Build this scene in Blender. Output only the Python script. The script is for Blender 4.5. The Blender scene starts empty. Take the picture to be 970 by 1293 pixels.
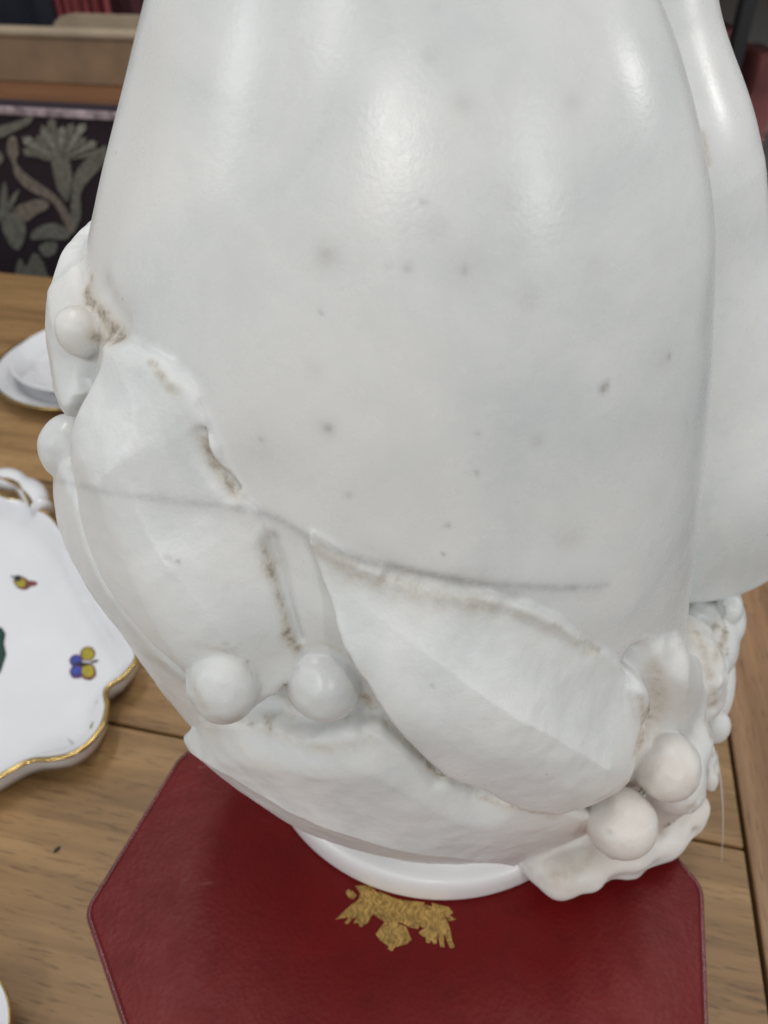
import bpy, bmesh, math, random
import numpy as np
from mathutils import Vector, Matrix

# ------------------------------------------------------------------ camera, world, lamps, exposure
scene = bpy.context.scene
PITCH = math.radians(39.0)
CAMH = 0.5            # camera height above the table top (z = 0)
FPX = 970.0           # focal length in photograph pixels (photograph 970 x 1293)
cam_data = bpy.data.cameras.new('camera')
cam = bpy.data.objects.new('camera', cam_data)
scene.collection.objects.link(cam)
cam.location = (0, 0, CAMH)
cam.rotation_euler = (math.pi / 2 - PITCH, 0, 0)
cam_data.sensor_fit = 'VERTICAL'
cam_data.sensor_height = 36.0
cam_data.sensor_width = 36.0
cam_data.lens = 36.0 * FPX / 1293.0
cam_data.clip_start = 0.01
cam_data.clip_end = 60
cam_data.dof.use_dof = True
cam_data.dof.focus_distance = 0.272
cam_data.dof.aperture_fstop = 11.0
scene.camera = cam

world = bpy.data.worlds.new('World')
scene.world = world
world.use_nodes = True
bg = world.node_tree.nodes['Background']
bg.inputs[0].default_value = (0.96, 0.98, 1.0, 1)
bg.inputs[1].default_value = 0.435

LAMPS = [  # location, aim point, size x, size y, watts, colour: the ceiling lamps of the shop
    ((-0.10, -2.9, 2.35), (0, .2, .3), .13, .40, 14, (1.0, .98, .95)),
    ((2.70, -3.0, 2.35), (0, .2, .3), .22, .5, 17, (1.0, .98, .95)),
    ((4.2, 0.7, 2.3), (0, .25, .4), .24, .36, 12, (1.0, .98, .95)),
    ((-0.85, -1.6, 2.35), (0, .2, .4), .15, .15, 5, (1.0, .98, .95)),
    ((-0.50, 0.9, 2.3), (-.5, .9, 0), .16, 1.3, 9, (1.0, .97, .93)),
    ((0.60, 0.9, 2.3), (.6, .9, 0), .16, 1.3, 9, (1.0, .97, .93)),
    ((-2.6, -1.2, 2.3), (0, .2, .3), .4, .9, 12, (.95, .98, 1.0)),
]
for loc, aim, sx, sy, w, c in LAMPS:
    ld = bpy.data.lights.new('ceiling_lamp', 'AREA')
    ld.shape = 'RECTANGLE'; ld.size = sx; ld.size_y = sy; ld.energy = w * 1.25; ld.color = c
    lo = bpy.data.objects.new('ceiling_lamp', ld)
    scene.collection.objects.link(lo)
    lo.location = loc
    lo.rotation_euler = (Vector(aim) - Vector(loc)).to_track_quat('-Z', 'Y').to_euler()

vs = scene.view_settings
vs.view_transform = 'Standard'
vs.look = 'None'
vs.exposure = 0.0
vs.gamma = 1.0

# ------------------------------------------------------------------ helpers
COL = scene.collection
rng = random.Random(4)
SP, CP = math.sin(PITCH), math.cos(PITCH)


def ray(x, y):
    u = (x - 485.0) / FPX
    v = (y - 646.5) / FPX
    return np.array([u, CP - v * SP, -SP - v * CP])


def on_z(x, y, z):
    d = ray(x, y)
    t = (z - CAMH) / d[2]
    return Vector((d[0] * t, d[1] * t, z))


def on_y(x, y, Y):
    d = ray(x, y)
    t = Y / d[1]
    return Vector((d[0] * t, Y, CAMH + d[2] * t))


def tag(o, label=None, cat=None, group=None, kind=None):
    if label: o['label'] = label
    if cat: o['category'] = cat
    if group: o['group'] = group
    if kind: o['kind'] = kind
    return o


def empty(name, loc=(0, 0, 0), rz=0.0):
    o = bpy.data.objects.new(name, None)
    COL.objects.link(o)
    o.location = loc
    o.rotation_euler = (0, 0, rz)
    return o


def mesh_obj(name, verts, faces, mat, parent=None, smooth=False, loc=None, rz=0.0):
    me = bpy.data.meshes.new(name)
    me.from_pydata([tuple(v) for v in verts], [], faces)
    me.materials.append(mat)
    if smooth:
        me.polygons.foreach_set('use_smooth', [True] * len(me.polygons))
    o = bpy.data.objects.new(name, me)
    COL.objects.link(o)
    if parent: o.parent = parent
    if loc is not None: o.location = loc
    if rz: o.rotation_euler = (0, 0, rz)
    return o


def bm_obj(name, bm, mat, parent=None, smooth=False, loc=None, rz=0.0):
    me = bpy.data.meshes.new(name)
    bmesh.ops.recalc_face_normals(bm, faces=bm.faces)
    bm.to_mesh(me); bm.free()
    me.materials.append(mat)
    if smooth:
        me.polygons.foreach_set('use_smooth', [True] * len(me.polygons))
    o = bpy.data.objects.new(name, me)
    COL.objects.link(o)
    if parent: o.parent = parent
    if loc is not None: o.location = loc
    if rz: o.rotation_euler = (0, 0, rz)
    return o


def box_bm(sx, sy, sz, cx=0, cy=0, cz=0, bev=0.0, seg=2):
    bm = bmesh.new()
    bmesh.ops.create_cube(bm, size=1.0)
    for v in bm.verts:
        v.co = Vector((v.co.x * sx + cx, v.co.y * sy + cy, v.co.z * sz + cz))
    if bev:
        bmesh.ops.bevel(bm, geom=bm.edges[:], offset=bev, segments=seg, profile=0.5, affect='EDGES')
    return bm


def prism_bm(poly, z0, z1, bev=0.0, seg=3):
    bm = bmesh.new()
    lo = [bm.verts.new((p[0], p[1], z0)) for p in poly]
    hi = [bm.verts.new((p[0], p[1], z1)) for p in poly]
    n = len(poly)
    bm.faces.new(lo[::-1]); top = bm.faces.new(hi)
    for i in range(n):
        bm.faces.new((lo[i], lo[(i + 1) % n], hi[(i + 1) % n], hi[i]))
    bm.normal_update()
    if bev:
        es = list(top.edges)
        bmesh.ops.bevel(bm, geom=es, offset=bev, segments=seg, profile=0.5, affect='EDGES')
    return bm


def lathe(profile, seg=96, sx=1.0, sy=1.0):
    verts, faces = [], []
    m = len(profile)
    for i in range(seg):
        a = 2 * math.pi * i / seg
        for r, z in profile:
            verts.append((r * math.cos(a) * sx, r * math.sin(a) * sy, z))
    for i in range(seg):
        j = (i + 1) % seg
        for k in range(m - 1):
            faces.append((i * m + k, j * m + k, j * m + k + 1, i * m + k + 1))
    return verts, faces


def catmull(pts, n=8, closed=True):
    out = []
    P = [np.array(p, float) for p in pts]
    m = len(P)
    rngi = range(m) if closed else range(m - 1)
    for i in rngi:
        if closed:
            p0, p1, p2, p3 = P[i - 1], P[i], P[(i + 1) % m], P[(i + 2) % m]
        else:
            p0, p1, p2, p3 = P[max(i - 1, 0)], P[i], P[i + 1], P[min(i + 2, m - 1)]
        for k in range(n):
            t = k / n
            out.append(.5 * ((2 * p1) + (-p0 + p2) * t + (2 * p0 - 5 * p1 + 4 * p2 - p3) * t * t + (-p0 + 3 * p1 - 3 * p2 + p3) * t ** 3))
    if not closed:
        out.append(P[-1])
    return out


# ------------------------------------------------------------------ materials
def new_mat(name):
    m = bpy.data.materials.new(name)
    m.use_nodes = True
    return m, m.node_tree, m.node_tree.nodes['Principled BSDF']


def node(nt, t, **kw):
    n = nt.nodes.new(t)
    for k, v in kw.items():
        if hasattr(n, k):
            setattr(n, k, v)
        else:
            n.inputs[k].default_value = v
    return n


def ramp(nt, src, stops):
    r = nt.nodes.new('ShaderNodeValToRGB')
    e = r.color_ramp.elements
    while len(e) < len(stops): e.new(0.5)
    for el, (p, c) in zip(e, stops):
        el.position = p
        el.color = c if len(c) == 4 else (*c, 1)
    nt.links.new(src, r.inputs[0])
    return r


def simple(name, col, rough=0.5, metal=0.0, noise=0.0, nscale=20, coat=0.0, bump=0.0, bscale=200):
    m, nt, b = new_mat(name)
    b.inputs['Base Color'].default_value = (*col, 1)
    b.inputs['Roughness'].default_value = rough
    b.inputs['Metallic'].default_value = metal
    b.inputs['Coat Weight'].default_value = coat
    b.inputs['Coat Roughness'].default_value = 0.05
    tc = node(nt, 'ShaderNodeTexCoord')
    if noise:
        n = node(nt, 'ShaderNodeTexNoise', Scale=nscale, Detail=5.0)
        nt.links.new(tc.outputs['Object'], n.inputs['Vector'])
        lo = tuple(c * (1 - noise) for c in col); hi = tuple(min(1, c * (1 + noise)) for c in col)
        r = ramp(nt, n.outputs['Fac'], [(.3, lo), (.7, hi)])
        nt.links.new(r.outputs[0], b.inputs['Base Color'])
    if bump:
        n2 = node(nt, 'ShaderNodeTexNoise', Scale=bscale, Detail=3.0)
        nt.links.new(tc.outputs['Object'], n2.inputs['Vector'])
        bp = node(nt, 'ShaderNodeBump', Strength=bump, Distance=0.001)
        nt.links.new(n2.outputs['Fac'], bp.inputs['Height'])
        nt.links.new(bp.outputs[0], b.inputs['Normal'])
    return m


def mix(nt, fac, a, b, blend='MIX'):
    n = nt.nodes.new('ShaderNodeMix')
    n.data_type = 'RGBA'; n.blend_type = blend
    for sock, val in ((n.inputs[0], fac), (n.inputs[6], a), (n.inputs[7], b)):
        if isinstance(val, (int, float)): sock.default_value = val
        elif isinstance(val, tuple): sock.default_value = (*val, 1) if len(val) == 3 else val
        else: nt.links.new(val, sock)
    return n.outputs[2]


def math_node(nt, op, a, b=None):
    n = nt.nodes.new('ShaderNodeMath'); n.operation = op
    for i, val in enumerate((a, b)):
        if val is None: continue
        if isinstance(val, (int, float)): n.inputs[i].default_value = val
        else: nt.links.new(val, n.inputs[i])
    return n.outputs[0]


def marble_material():
    m, nt, b = new_mat('white_marble')
    L = nt.links
    geo = node(nt, 'ShaderNodeNewGeometry')
    pos = geo.outputs['Position']
    n1 = node(nt, 'ShaderNodeTexNoise', Scale=16.0, Detail=6.0, Roughness=.6, Distortion=.6); L.new(pos, n1.inputs['Vector'])
    n2 = node(nt, 'ShaderNodeTexNoise', Scale=55.0, Detail=5.0, Roughness=.65); L.new(pos, n2.inputs['Vector'])
    n3 = node(nt, 'ShaderNodeTexNoise', Scale=600.0, Detail=3.0, Roughness=.6); L.new(pos, n3.inputs['Vector'])
    n4 = node(nt, 'ShaderNodeTexNoise', Scale=1400.0, Detail=2.0); L.new(pos, n4.inputs['Vector'])
    n5 = node(nt, 'ShaderNodeTexNoise', Scale=800.0, Detail=3.0, Roughness=.6); L.new(pos, n5.inputs['Vector'])
    n7 = node(nt, 'ShaderNodeTexNoise', Scale=230.0, Detail=4.0, Roughness=.6); L.new(pos, n7.inputs['Vector'])
    base = ramp(nt, n1.outputs['Fac'], [(.28, (.65, .68, .68)), (.5, (.752, .768, .760)), (.72, (.82, .818, .797))]).outputs[0]
    cloud = ramp(nt, n2.outputs['Fac'], [(.3, (.93, .93, .92)), (.62, (1, 1, 1))]).outputs[0]
    c = mix(nt, .55, base, cloud, 'MULTIPLY')
    # stains carried by the mesh: R brown dirt, G grey vein, B warm patina
    at = node(nt, 'ShaderNodeAttribute'); at.attribute_name = 'stain'
    sep = node(nt, 'ShaderNodeSeparateColor'); L.new(at.outputs['Color'], sep.inputs[0])
    brk = ramp(nt, n3.outputs['Fac'], [(.35, (.35, .35, .35)), (.6, (1, 1, 1))]).outputs[0]
    warm = math_node(nt, 'MULTIPLY', sep.outputs[2], ramp(nt, n2.outputs['Fac'], [(.3, (.5, .5, .5)), (.65, (1, 1, 1))]).outputs[0])
    c = mix(nt, warm, c, (.66, .585, .52))
    vein = math_node(nt, 'MULTIPLY', sep.outputs[1], ramp(nt, n3.outputs['Fac'], [(.3, (.7, .7, .7)), (.6, (1, 1, 1))]).outputs[0])
    c = mix(nt, vein, c, (.20, .195, .20))
    grit = mix(nt, 1.0, ramp(nt, n5.outputs['Fac'], [(.30, (.75, .75, .75)), (.6, (1, 1, 1))]).outputs[0], ramp(nt, n7.outputs['Fac'], [(.32, (.3, .3, .3)), (.64, (1.0, 1.0, 1.0))]).outputs[0], 'MULTIPLY')
    dirt = math_node(nt, 'MULTIPLY', sep.outputs[0], grit)
    dcol = ramp(nt, dirt, [(.0, (.50, .40, .27)), (.35, (.36, .27, .16)), (.8, (.07, .05, .032))]).outputs[0]
    dfac = ramp(nt, dirt, [(.0, (0, 0, 0)), (.5, (.62, .62, .62)), (1.0, (1, 1, 1))]).outputs[0]
    c = mix(nt, dfac, c, dcol)
    # sparse dark specks in the stone
    vo = node(nt, 'ShaderNodeTexVoronoi', Scale=62.0); L.new(pos, vo.inputs['Vector'])
    sp = ramp(nt, vo.outputs['Distance'], [(.02, (1, 1, 1)), (.055, (0, 0, 0))]).outputs[0]
    sepc = node(nt, 'ShaderNodeSeparateColor'); L.new(vo.outputs['Color'], sepc.inputs[0])
    gate = math_node(nt, 'GREATER_THAN', sepc.outputs[0], .80)
    spk = math_node(nt, 'MULTIPLY', math_node(nt, 'MULTIPLY', sp, gate), .55)
    c = mix(nt, spk, c, (.16, .14, .12))
    L.new(c, b.inputs['Base Color'])
    rr = ramp(nt, n2.outputs['Fac'], [(.3, (.22, .22, .22)), (.7, (.33, .33, .33))]).outputs[0]
    rgh = math_node(nt, 'ADD', rr, math_node(nt, 'MULTIPLY', sep.outputs[0], .4))
    rgh = math_node(nt, 'ADD', rgh, math_node(nt, 'MULTIPLY', at.outputs['Alpha'], .10))
    L.new(rgh, b.inputs['Roughness'])
    b.inputs['Subsurface Weight'].default_value = .25
    b.inputs['Subsurface Radius'].default_value = (1.0, .85, .7)
    b.inputs['Subsurface Scale'].default_value = .004
    b.inputs['IOR'].default_value = 1.5
    bp1 = node(nt, 'ShaderNodeBump', Strength=.11, Distance=.0005); L.new(n3.outputs['Fac'], bp1.inputs['Height'])
    bp2 = node(nt, 'ShaderNodeBump', Strength=.12, Distance=.0002); L.new(n4.outputs['Fac'], bp2.inputs['Height'])
    n6 = node(nt, 'ShaderNodeTexNoise', Scale=130.0, Detail=7.0, Roughness=.65, Distortion=.4); L.new(pos, n6.inputs['Vector'])
    bp3 = node(nt, 'ShaderNodeBump', Distance=.0016); L.new(n6.outputs['Fac'], bp3.inputs['Height'])
    L.new(math_node(nt, 'MULTIPLY', at.outputs['Alpha'], .26), bp3.inputs['Strength'])
    L.new(bp1.outputs[0], bp2.inputs['Normal']); L.new(bp2.outputs[0], bp3.inputs['Normal'])
    L.new(bp3.outputs[0], b.inputs['Normal'])
    return m


def wood_material(name, dark, mid, light, rough=.42):
    m, nt, b = new_mat(name)
    L = nt.links
    tc = node(nt, 'ShaderNodeTexCoord')
    oi = node(nt, 'ShaderNodeObjectInfo')
    add = node(nt, 'ShaderNodeVectorMath', operation='MULTIPLY_ADD')
    L.new(oi.outputs['Random'], add.inputs[0]); add.inputs[1].default_value = (3.1, 7.7, 5.3); L.new(tc.outputs['Object'], add.inputs[2])
    def stretched(sx, sy, sz, **kw):
        mp = node(nt, 'ShaderNodeMapping'); mp.inputs['Scale'].default_value = (sx, sy, sz)
        L.new(add.outputs[0], mp.inputs['Vector'])
        n = node(nt, 'ShaderNodeTexNoise', **kw); L.new(mp.outputs[0], n.inputs['Vector'])
        return n.outputs['Fac']
    broad = stretched(1.6, 14, 14, Scale=1.0, Detail=4.0, Distortion=1.2)
    grain = stretched(4, 85, 85, Scale=1.0, Detail=5.0, Roughness=.6, Distortion=.3)
    pores = stretched(60, 700, 700, Scale=1.0, Detail=2.0)
    col = ramp(nt, broad, [(.3, dark), (.5, mid), (.7, light)]).outputs[0]
    g = ramp(nt, grain, [(.3, (.62, .6, .58)), (.6, (1, 1, 1))]).outputs[0]
    col = mix(nt, .95, col, g, 'MULTIPLY')
    p = ramp(nt, pores, [(.30, (.42, .38, .34)), (.42, (1, 1, 1))]).outputs[0]
    col = mix(nt, .75, col, p, 'MULTIPLY')
    L.new(col, b.inputs['Base Color'])
    b.inputs['Roughness'].default_value = rough
    bp = node(nt, 'ShaderNodeBump', Strength=.25, Distance=.0008)
    L.new(pores, bp.inputs['Height']); L.new(bp.outputs[0], b.inputs['Normal'])
    return m


def leather_material():
    m, nt, b = new_mat('red_leather')
    L = nt.links
    tc = node(nt, 'ShaderNodeTexCoord')
    n1 = node(nt, 'ShaderNodeTexNoise', Scale=9.0, Detail=5.0, Roughness=.6); L.new(tc.outputs['Object'], n1.inputs['Vector'])
    n2 = node(nt, 'ShaderNodeTexNoise', Scale=60.0, Detail=6.0, Roughness=.7); L.new(tc.outputs['Object'], n2.inputs['Vector'])
    vo = node(nt, 'ShaderNodeTexVoronoi', Scale=400.0); L.new(tc.outputs['Object'], vo.inputs['Vector'])
    c = ramp(nt, n1.outputs['Fac'], [(.3, (.125, .0042, .005)), (.7, (.18, .0068, .0075))]).outputs[0]
    w = ramp(nt, n2.outputs['Fac'], [(.28, (.6, .55, .55)), (.5, (1, 1, 1))]).outputs[0]
    c = mix(nt, .5, c, w, 'MULTIPLY')
    # pale rubbed scratches
    mp = node(nt, 'ShaderNodeMapping'); mp.inputs['Scale'].default_value = (14, 60, 40); mp.inputs['Rotation'].default_value = (0, 0, .7)
    L.new(tc.outputs['Object'], mp.inputs['Vector'])
    n3 = node(nt, 'ShaderNodeTexNoise', Scale=1.0, Detail=3.0, Distortion=.8); L.new(mp.outputs[0], n3.inputs['Vector'])
    s = ramp(nt, n3.outputs['Fac'], [(.71, (0, 0, 0)), (.76, (.35, .35, .35))]).outputs[0]
    c = mix(nt, s, c, (.28, .09, .09))
    L.new(c, b.inputs['Base Color'])
    r = ramp(nt, n2.outputs['Fac'], [(.3, (.48, .48, .48)), (.7, (.36, .36, .36))]).outputs[0]
    L.new(r, b.inputs['Roughness']); b.inputs['Specular IOR Level'].default_value = .24
    bp = node(nt, 'ShaderNodeBump', Strength=.26, Distance=.0005); L.new(vo.outputs['Distance'], bp.inputs['Height'])
    bp2 = node(nt, 'ShaderNodeBump', Strength=.15, Distance=.002); L.new(n2.outputs['Fac'], bp2.inputs['Height'])
    L.new(bp.outputs[0], bp2.inputs['Normal']); L.new(bp2.outputs[0], b.inputs['Normal'])
    return m


M_marble = marble_material()
M_oak = wood_material('oak_table', (.22, .125, .050), (.345, .204, .085), (.44, .272, .120))
M_oak_end = wood_material('oak_end', (.27, .145, .07), (.34, .195, .098), (.42, .25, .135))
M_leather = leather_material()
M_gold = simple('gold_foil', (.60, .40, .13), rough=.42, metal=.75, noise=.35, nscale=260, bump=.3, bscale=900)
M_giltrim = simple('gilt_rim', (.55, .39, .15), rough=.2, metal=1.0, noise=.25, nscale=120)
M_porcelain = simple('porcelain_glaze', (.74, .75, .775), rough=.08, coat=.6, noise=.02, nscale=30)

# ------------------------------------------------------------------ table
TABLE_ANG = math.radians(-12.5)
seam0 = Vector((0.243, 0.258, 0))               # where the long seam meets the end board
dA = Vector((math.cos(TABLE_ANG), math.sin(TABLE_ANG), 0))
dB = Vector((-dA.y, dA.x, 0))
table = empty('oak_table', seam0, TABLE_ANG)
tag(table, 'oak dining table with wide boards under the red box', 'table')
edgeB = (on_z(30, 368, 0) - seam0).dot(dB)      # far edge of the table, measured across the boards
LEFT = -1.55
rows = [(-.84, -.575), (-.575, -.29), (-.29, 0.0), (0.0, .27), (.27, .53), (.53, .78), (.78, edgeB)]
for a, b_ in rows:
    bm = box_bm(-LEFT - .002, (b_ - a) - .0024, .03, bev=.0012, seg=2)
    o = bm_obj('board', bm, M_oak, table)
    o.location = (LEFT / 2 - .0005, (a + b_) / 2, -.015 - .0004 * rng.random())
bm = box_bm(edgeB + .84, .12, .03, bev=.0012, seg=2)
o = bm_obj('end_board', bm, M_oak_end, table)
o.rotation_euler = (0, 0, math.pi / 2)
o.location = (.0615, (edgeB - .84) / 2, -.0152)
bm = box_bm(-LEFT - .05, edgeB + .84 - .12, .08)
o = bm_obj('apron', bm, M_oak_end, table); o.location = (LEFT / 2 + .02, (edgeB - .84) / 2, -.071)
for lx in (LEFT + .08, .02):
    for ly in (-.76, edgeB - .08):
        o = bm_obj('leg', box_bm(.08, .08, .64, bev=.004), M_oak_end, table); o.location = (lx, ly, -.43)

# ------------------------------------------------------------------ red leather box
BZ = 0.08
V1 = on_z(107, 1150, BZ); V2 = on_z(228, 953, BZ); R1 = on_z(888, 1120, BZ); Rb = on_z(894, 1293, BZ)
dR = (R1 - Rb).normalized()
V3 = V2 + Vector((math.cos(.50), math.sin(.50), 0)) * .165
V4 = R1 + Vector((math.cos(math.radians(118)), math.sin(math.radians(118)), 0)) * .125
R2 = R1 - dR * .115
B1 = V1 + (on_z(155, 1293, BZ) - V1).normalized() * .135
B2 = R2 + Vector((-.085, -.075, 0))
octo = [B1, B2, R2, R1, V4, V3, V2, V1]
cen = sum(octo, Vector()) / 8
redbox = empty('leather_box', (cen.x, cen.y, 0), 0)
tag(redbox, 'red leather presentation box with cut corners under the marble bust', 'box')


def rounded(poly, r, n=5):
    out = []
    m = len(poly)
    for i in range(m):
        p0, p, p1 = poly[i - 1], poly[i], poly[(i + 1) % m]
        a = (p0 - p).normalized() * r; b_ = (p1 - p).normalized() * r
        for k in range(n + 1):
            t = k / n
            q = (p + a) * (1 - t) ** 2 + p * 2 * t * (1 - t) + (p + b_) * t ** 2
            out.append(q)
    return out


loc = [Vector((p.x - cen.x, p.y - cen.y)) for p in octo]
lid_poly = rounded(loc, .006)
bm = prism_bm(lid_poly, .048, BZ, bev=.0032, seg=4)
bm_obj('lid', bm, M_leather, redbox, smooth=False)
bm = prism_bm([p * .988 for p in rounded(loc, .006)], .0005, .0472, bev=.001, seg=1)
bm_obj('base', bm, M_leather, redbox)
for o in redbox.children:
    if o.name.startswith('lid'):
        for p in o.data.polygons: p.use_smooth = p.area < 2e-4

M_edge = simple('red_edge_highlight', (.135, .022, .026), rough=.22, noise=.35, nscale=40, bump=.3, bscale=300)  # edge highlight put into an added strip, pinker and glossier than the leather
pv_, pf_ = [], []
np_ = len(lid_poly)
for i, p in enumerate(lid_poly):
    tn = (lid_poly[(i + 1) % np_] - lid_poly[i - 1]).normalized(); nn = Vector((tn.y, -tn.x))
    for j in range(8):
        a = j * math.pi / 4
        q = p - nn * .0011 + nn * (.0016 * math.cos(a))
        pv_.append((q.x, q.y, BZ - .0011 + .0016 * math.sin(a)))
for i in range(np_):
    k = (i + 1) % np_
    for j in range(8): pf_.append((i * 8 + j, k * 8 + j, k * 8 + (j + 1) % 8, i * 8 + (j + 1) % 8))
mesh_obj('edge_highlight_strip', pv_, pf_, M_edge, redbox, smooth=True)['label'] = 'worn paler red edge'

# gold double eagle stamped on the lid (zoomed pixel traces, partly under the socle)
def zz(pts):   # points read in the enlarged crop [400,1080]-[620,1230]
    return [(400 + x * 220 / 970, 1080 + y * 150 / 661) for x, y in pts]


emb_polys = [
    zz([(160, 205), (175, 190), (200, 200), (222, 225), (205, 245), (180, 238)]),
    zz([(215, 170), (300, 170), (345, 215), (335, 300), (300, 345), (285, 375), (250, 400), (235, 392), (232, 375), (205, 380), (222, 345), (200, 352), (175, 385), (155, 378), (180, 345), (105, 358), (150, 315), (195, 275), (232, 250), (245, 215)]),
    zz([(345, 200), (420, 235), (470, 250), (600, 262), (585, 330), (565, 410), (520, 402), (470, 375), (380, 372), (315, 330), (340, 270)]),
    zz([(378, 375), (430, 370), (500, 400), (527, 470), (505, 492), (432, 515), (420, 535), (395, 522), (398, 505), (350, 470), (328, 440), (350, 410)]),
    zz([(600, 275), (690, 300), (720, 350), (745, 420), (752, 470), (768, 515), (742, 517), (722, 470), (705, 430), (712, 512), (690, 512), (672, 440), (668, 492), (650, 494), (638, 470), (632, 490), (610, 486), (606, 455), (590, 452), (566, 432), (600, 405), (565, 390), (580, 335)]),
    zz([(640, 265), (735, 290), (760, 320), (740, 335), (775, 358), (735, 368), (725, 345), (690, 330), (650, 310)]),
]
emb = empty('emblem'); emb.parent = redbox; emb.location = (0, 0, 0)
bme = bmesh.new()
for poly in emb_polys:
    pts = [on_z(x, y, BZ) for x, y in poly]
    lo_ = [bme.verts.new((p.x - cen.x, p.y - cen.y, BZ - .0003)) for p in pts]
    hi_ = [bme.verts.new((p.x - cen.x, p.y - cen.y, BZ + .0003 + .00005 * len(pts) / 20)) for p in pts]
    n = len(pts)
    bme.faces.new(hi_)
    for i in range(n): bme.faces.new((lo_[i], lo_[(i + 1) % n], hi_[(i + 1) % n], hi_[i]))
bpy.data.objects.remove(emb)
ng = M_gold.node_tree
wv = node(ng, 'ShaderNodeTexWave', Scale=95.0, Distortion=14.0, Detail=2.0); wv.inputs['Detail Scale'].default_value = 2.0
ng.links.new(node(ng, 'ShaderNodeTexCoord').outputs['Object'], wv.inputs['Vector'])
gbs = ng.nodes['Principled BSDF']
gsrc = gbs.inputs['Base Color'].links[0].from_socket
ng.links.new(mix(ng, ramp(ng, wv.outputs['Fac'], [(.10, (.5, .5, .5)), (.35, (0, 0, 0))]).outputs[0], gsrc, (.20, .09, .03)), gbs.inputs['Base Color'])
eo = bm_obj('emblem', bme, M_gold, redbox)
eo['label'] = 'gold stamped double eagle emblem'

# ------------------------------------------------------------------ the marble bust: one implicit carving, split into its parts
ZK = np.array([.085, .095, .105, .12, .145, .18, .22, .26, .30, .34, .38, .42, .46, .50, .54, .58, .66])
AK = np.array([.050, .0625, .0764, .0930, .1114, .1269, .1309, .1325, .1341, .1258, .1181, .1049, .0859, .0640, .052, .048, .046])
CK = np.array([.030, .0330, .0400, .0380, .0328, .0292, .0200, .0113, .0032, .005, .0039, .0067, .0067, .003, .002, .002, .002])
BR, CY, NEXP = .80, .285, 2.2


def hermite_table(zs, vsx, n=900):
    z = np.linspace(zs[0], zs[-1], n)
    i = np.clip(np.searchsorted(zs, z) - 1, 0, len(zs) - 2)
    m = np.gradient(vsx, zs); h = zs[i + 1] - zs[i]; t = (z - zs[i]) / h
    return z, ((2 * t ** 3 - 3 * t ** 2 + 1) * vsx[i] + (t ** 3 - 2 * t ** 2 + t) * h * m[i] + (-2 * t ** 3 + 3 * t ** 2) * vsx[i + 1] + (t ** 3 - t ** 2) * h * m[i + 1])


TZ, TA = hermite_table(ZK, AK)
_, TC = hermite_table(ZK, CK)
TDA = np.gradient(TA, TZ); TDC = np.gradient(TC, TZ)


def body_f(P):
    z = P[:, 2]
    a = np.interp(z, TZ, TA); c = np.interp(z, TZ, TC)
    da = np.interp(z, TZ, TDA); dc = np.interp(z, TZ, TDC)
    X = (P[:, 0] - c) / a; Y = (P[:, 1] - CY) / (a * BR)
    ax = np.abs(X) + 1e-6; ay = np.abs(Y) + 1e-6
    S = ax ** NEXP + ay ** NEXP
    G = S ** (1 / NEXP)
    k = S ** (1 / NEXP - 1)
    gX = k * ax ** (NEXP - 1) * np.sign(X); gY = k * ay ** (NEXP - 1) * np.sign(Y)
    gx = gX / a; gy = gY / (a * BR)
    gz = gX * (-dc / a - X * da / a) + gY * (-Y * da / a)
    f = (G - 1) / np.sqrt(gx * gx + gy * gy + gz * gz + 1e-9)
    f = np.maximum(f, .099 - z)            # flat under the cup, on the socle
    return np.maximum(f, z - .62)


UR = .14


def uv_of(P):
    c = np.interp(P[:, 2], TZ, TC)
    phi = np.arctan2(P[:, 0] - c, -(P[:, 1] - CY))
    return np.stack([phi * UR, P[:, 2]], 1)


def trace(px, fn, off=0.0):
    """point where the pixel's ray meets fn == off, else its closest approach"""
    D = np.array([ray(x, y) for x, y in px])
    O = np.array([0, 0, CAMH])
    T = np.linspace(.10, .60, 168)
    n = len(D)
    Q = (O + D[:, None, :] * T[None, :, None])
    off = np.broadcast_to(np.asarray(off, float), (n,))
    s = fn(Q.reshape(-1, 3)).reshape(n, -1) - off[:, None]
    hit = s < 0
    j = np.argmax(hit, 1); has = hit.any(1) & (j > 0)
    k = np.arange(n)
    j1 = np.maximum(j, 1)
    s0, s1 = s[k, j1 - 1], s[k, j1]
    t = T[j1 - 1] + (T[j1] - T[j1 - 1]) * s0 / np.where(np.abs(s0 - s1) < 1e-9, 1, s0 - s1)
    # refine the hits by bisection
    a, b_ = T[j1 - 1].copy(), T[j1].copy()
    for _ in range(7):
        m = (a + b_) / 2
        v = fn(O + D * m[:, None]) - off
        a = np.where(v > 0, m, a); b_ = np.where(v > 0, b_, m)
    t = (a + b_) / 2
    tm = T[np.argmin(np.where(Q[:, :, 2] > .09, s, 9), 1)]
    return O + D * np.where(has, t, tm)[:, None]


def seg_dist(Q, A, B):
    d = B - A
    t = np.clip(((Q - A) @ d) / (d @ d + 1e-12), 0, 1)
    return np.sqrt(((Q - A - t[:, None] * d) ** 2).sum(1))


def line_dist(Q, L):
    r = np.full(len(Q), 9.0)
    for i in range(len(L) - 1): r = np.minimum(r, seg_dist(Q, L[i], L[i + 1]))
    return r


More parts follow.
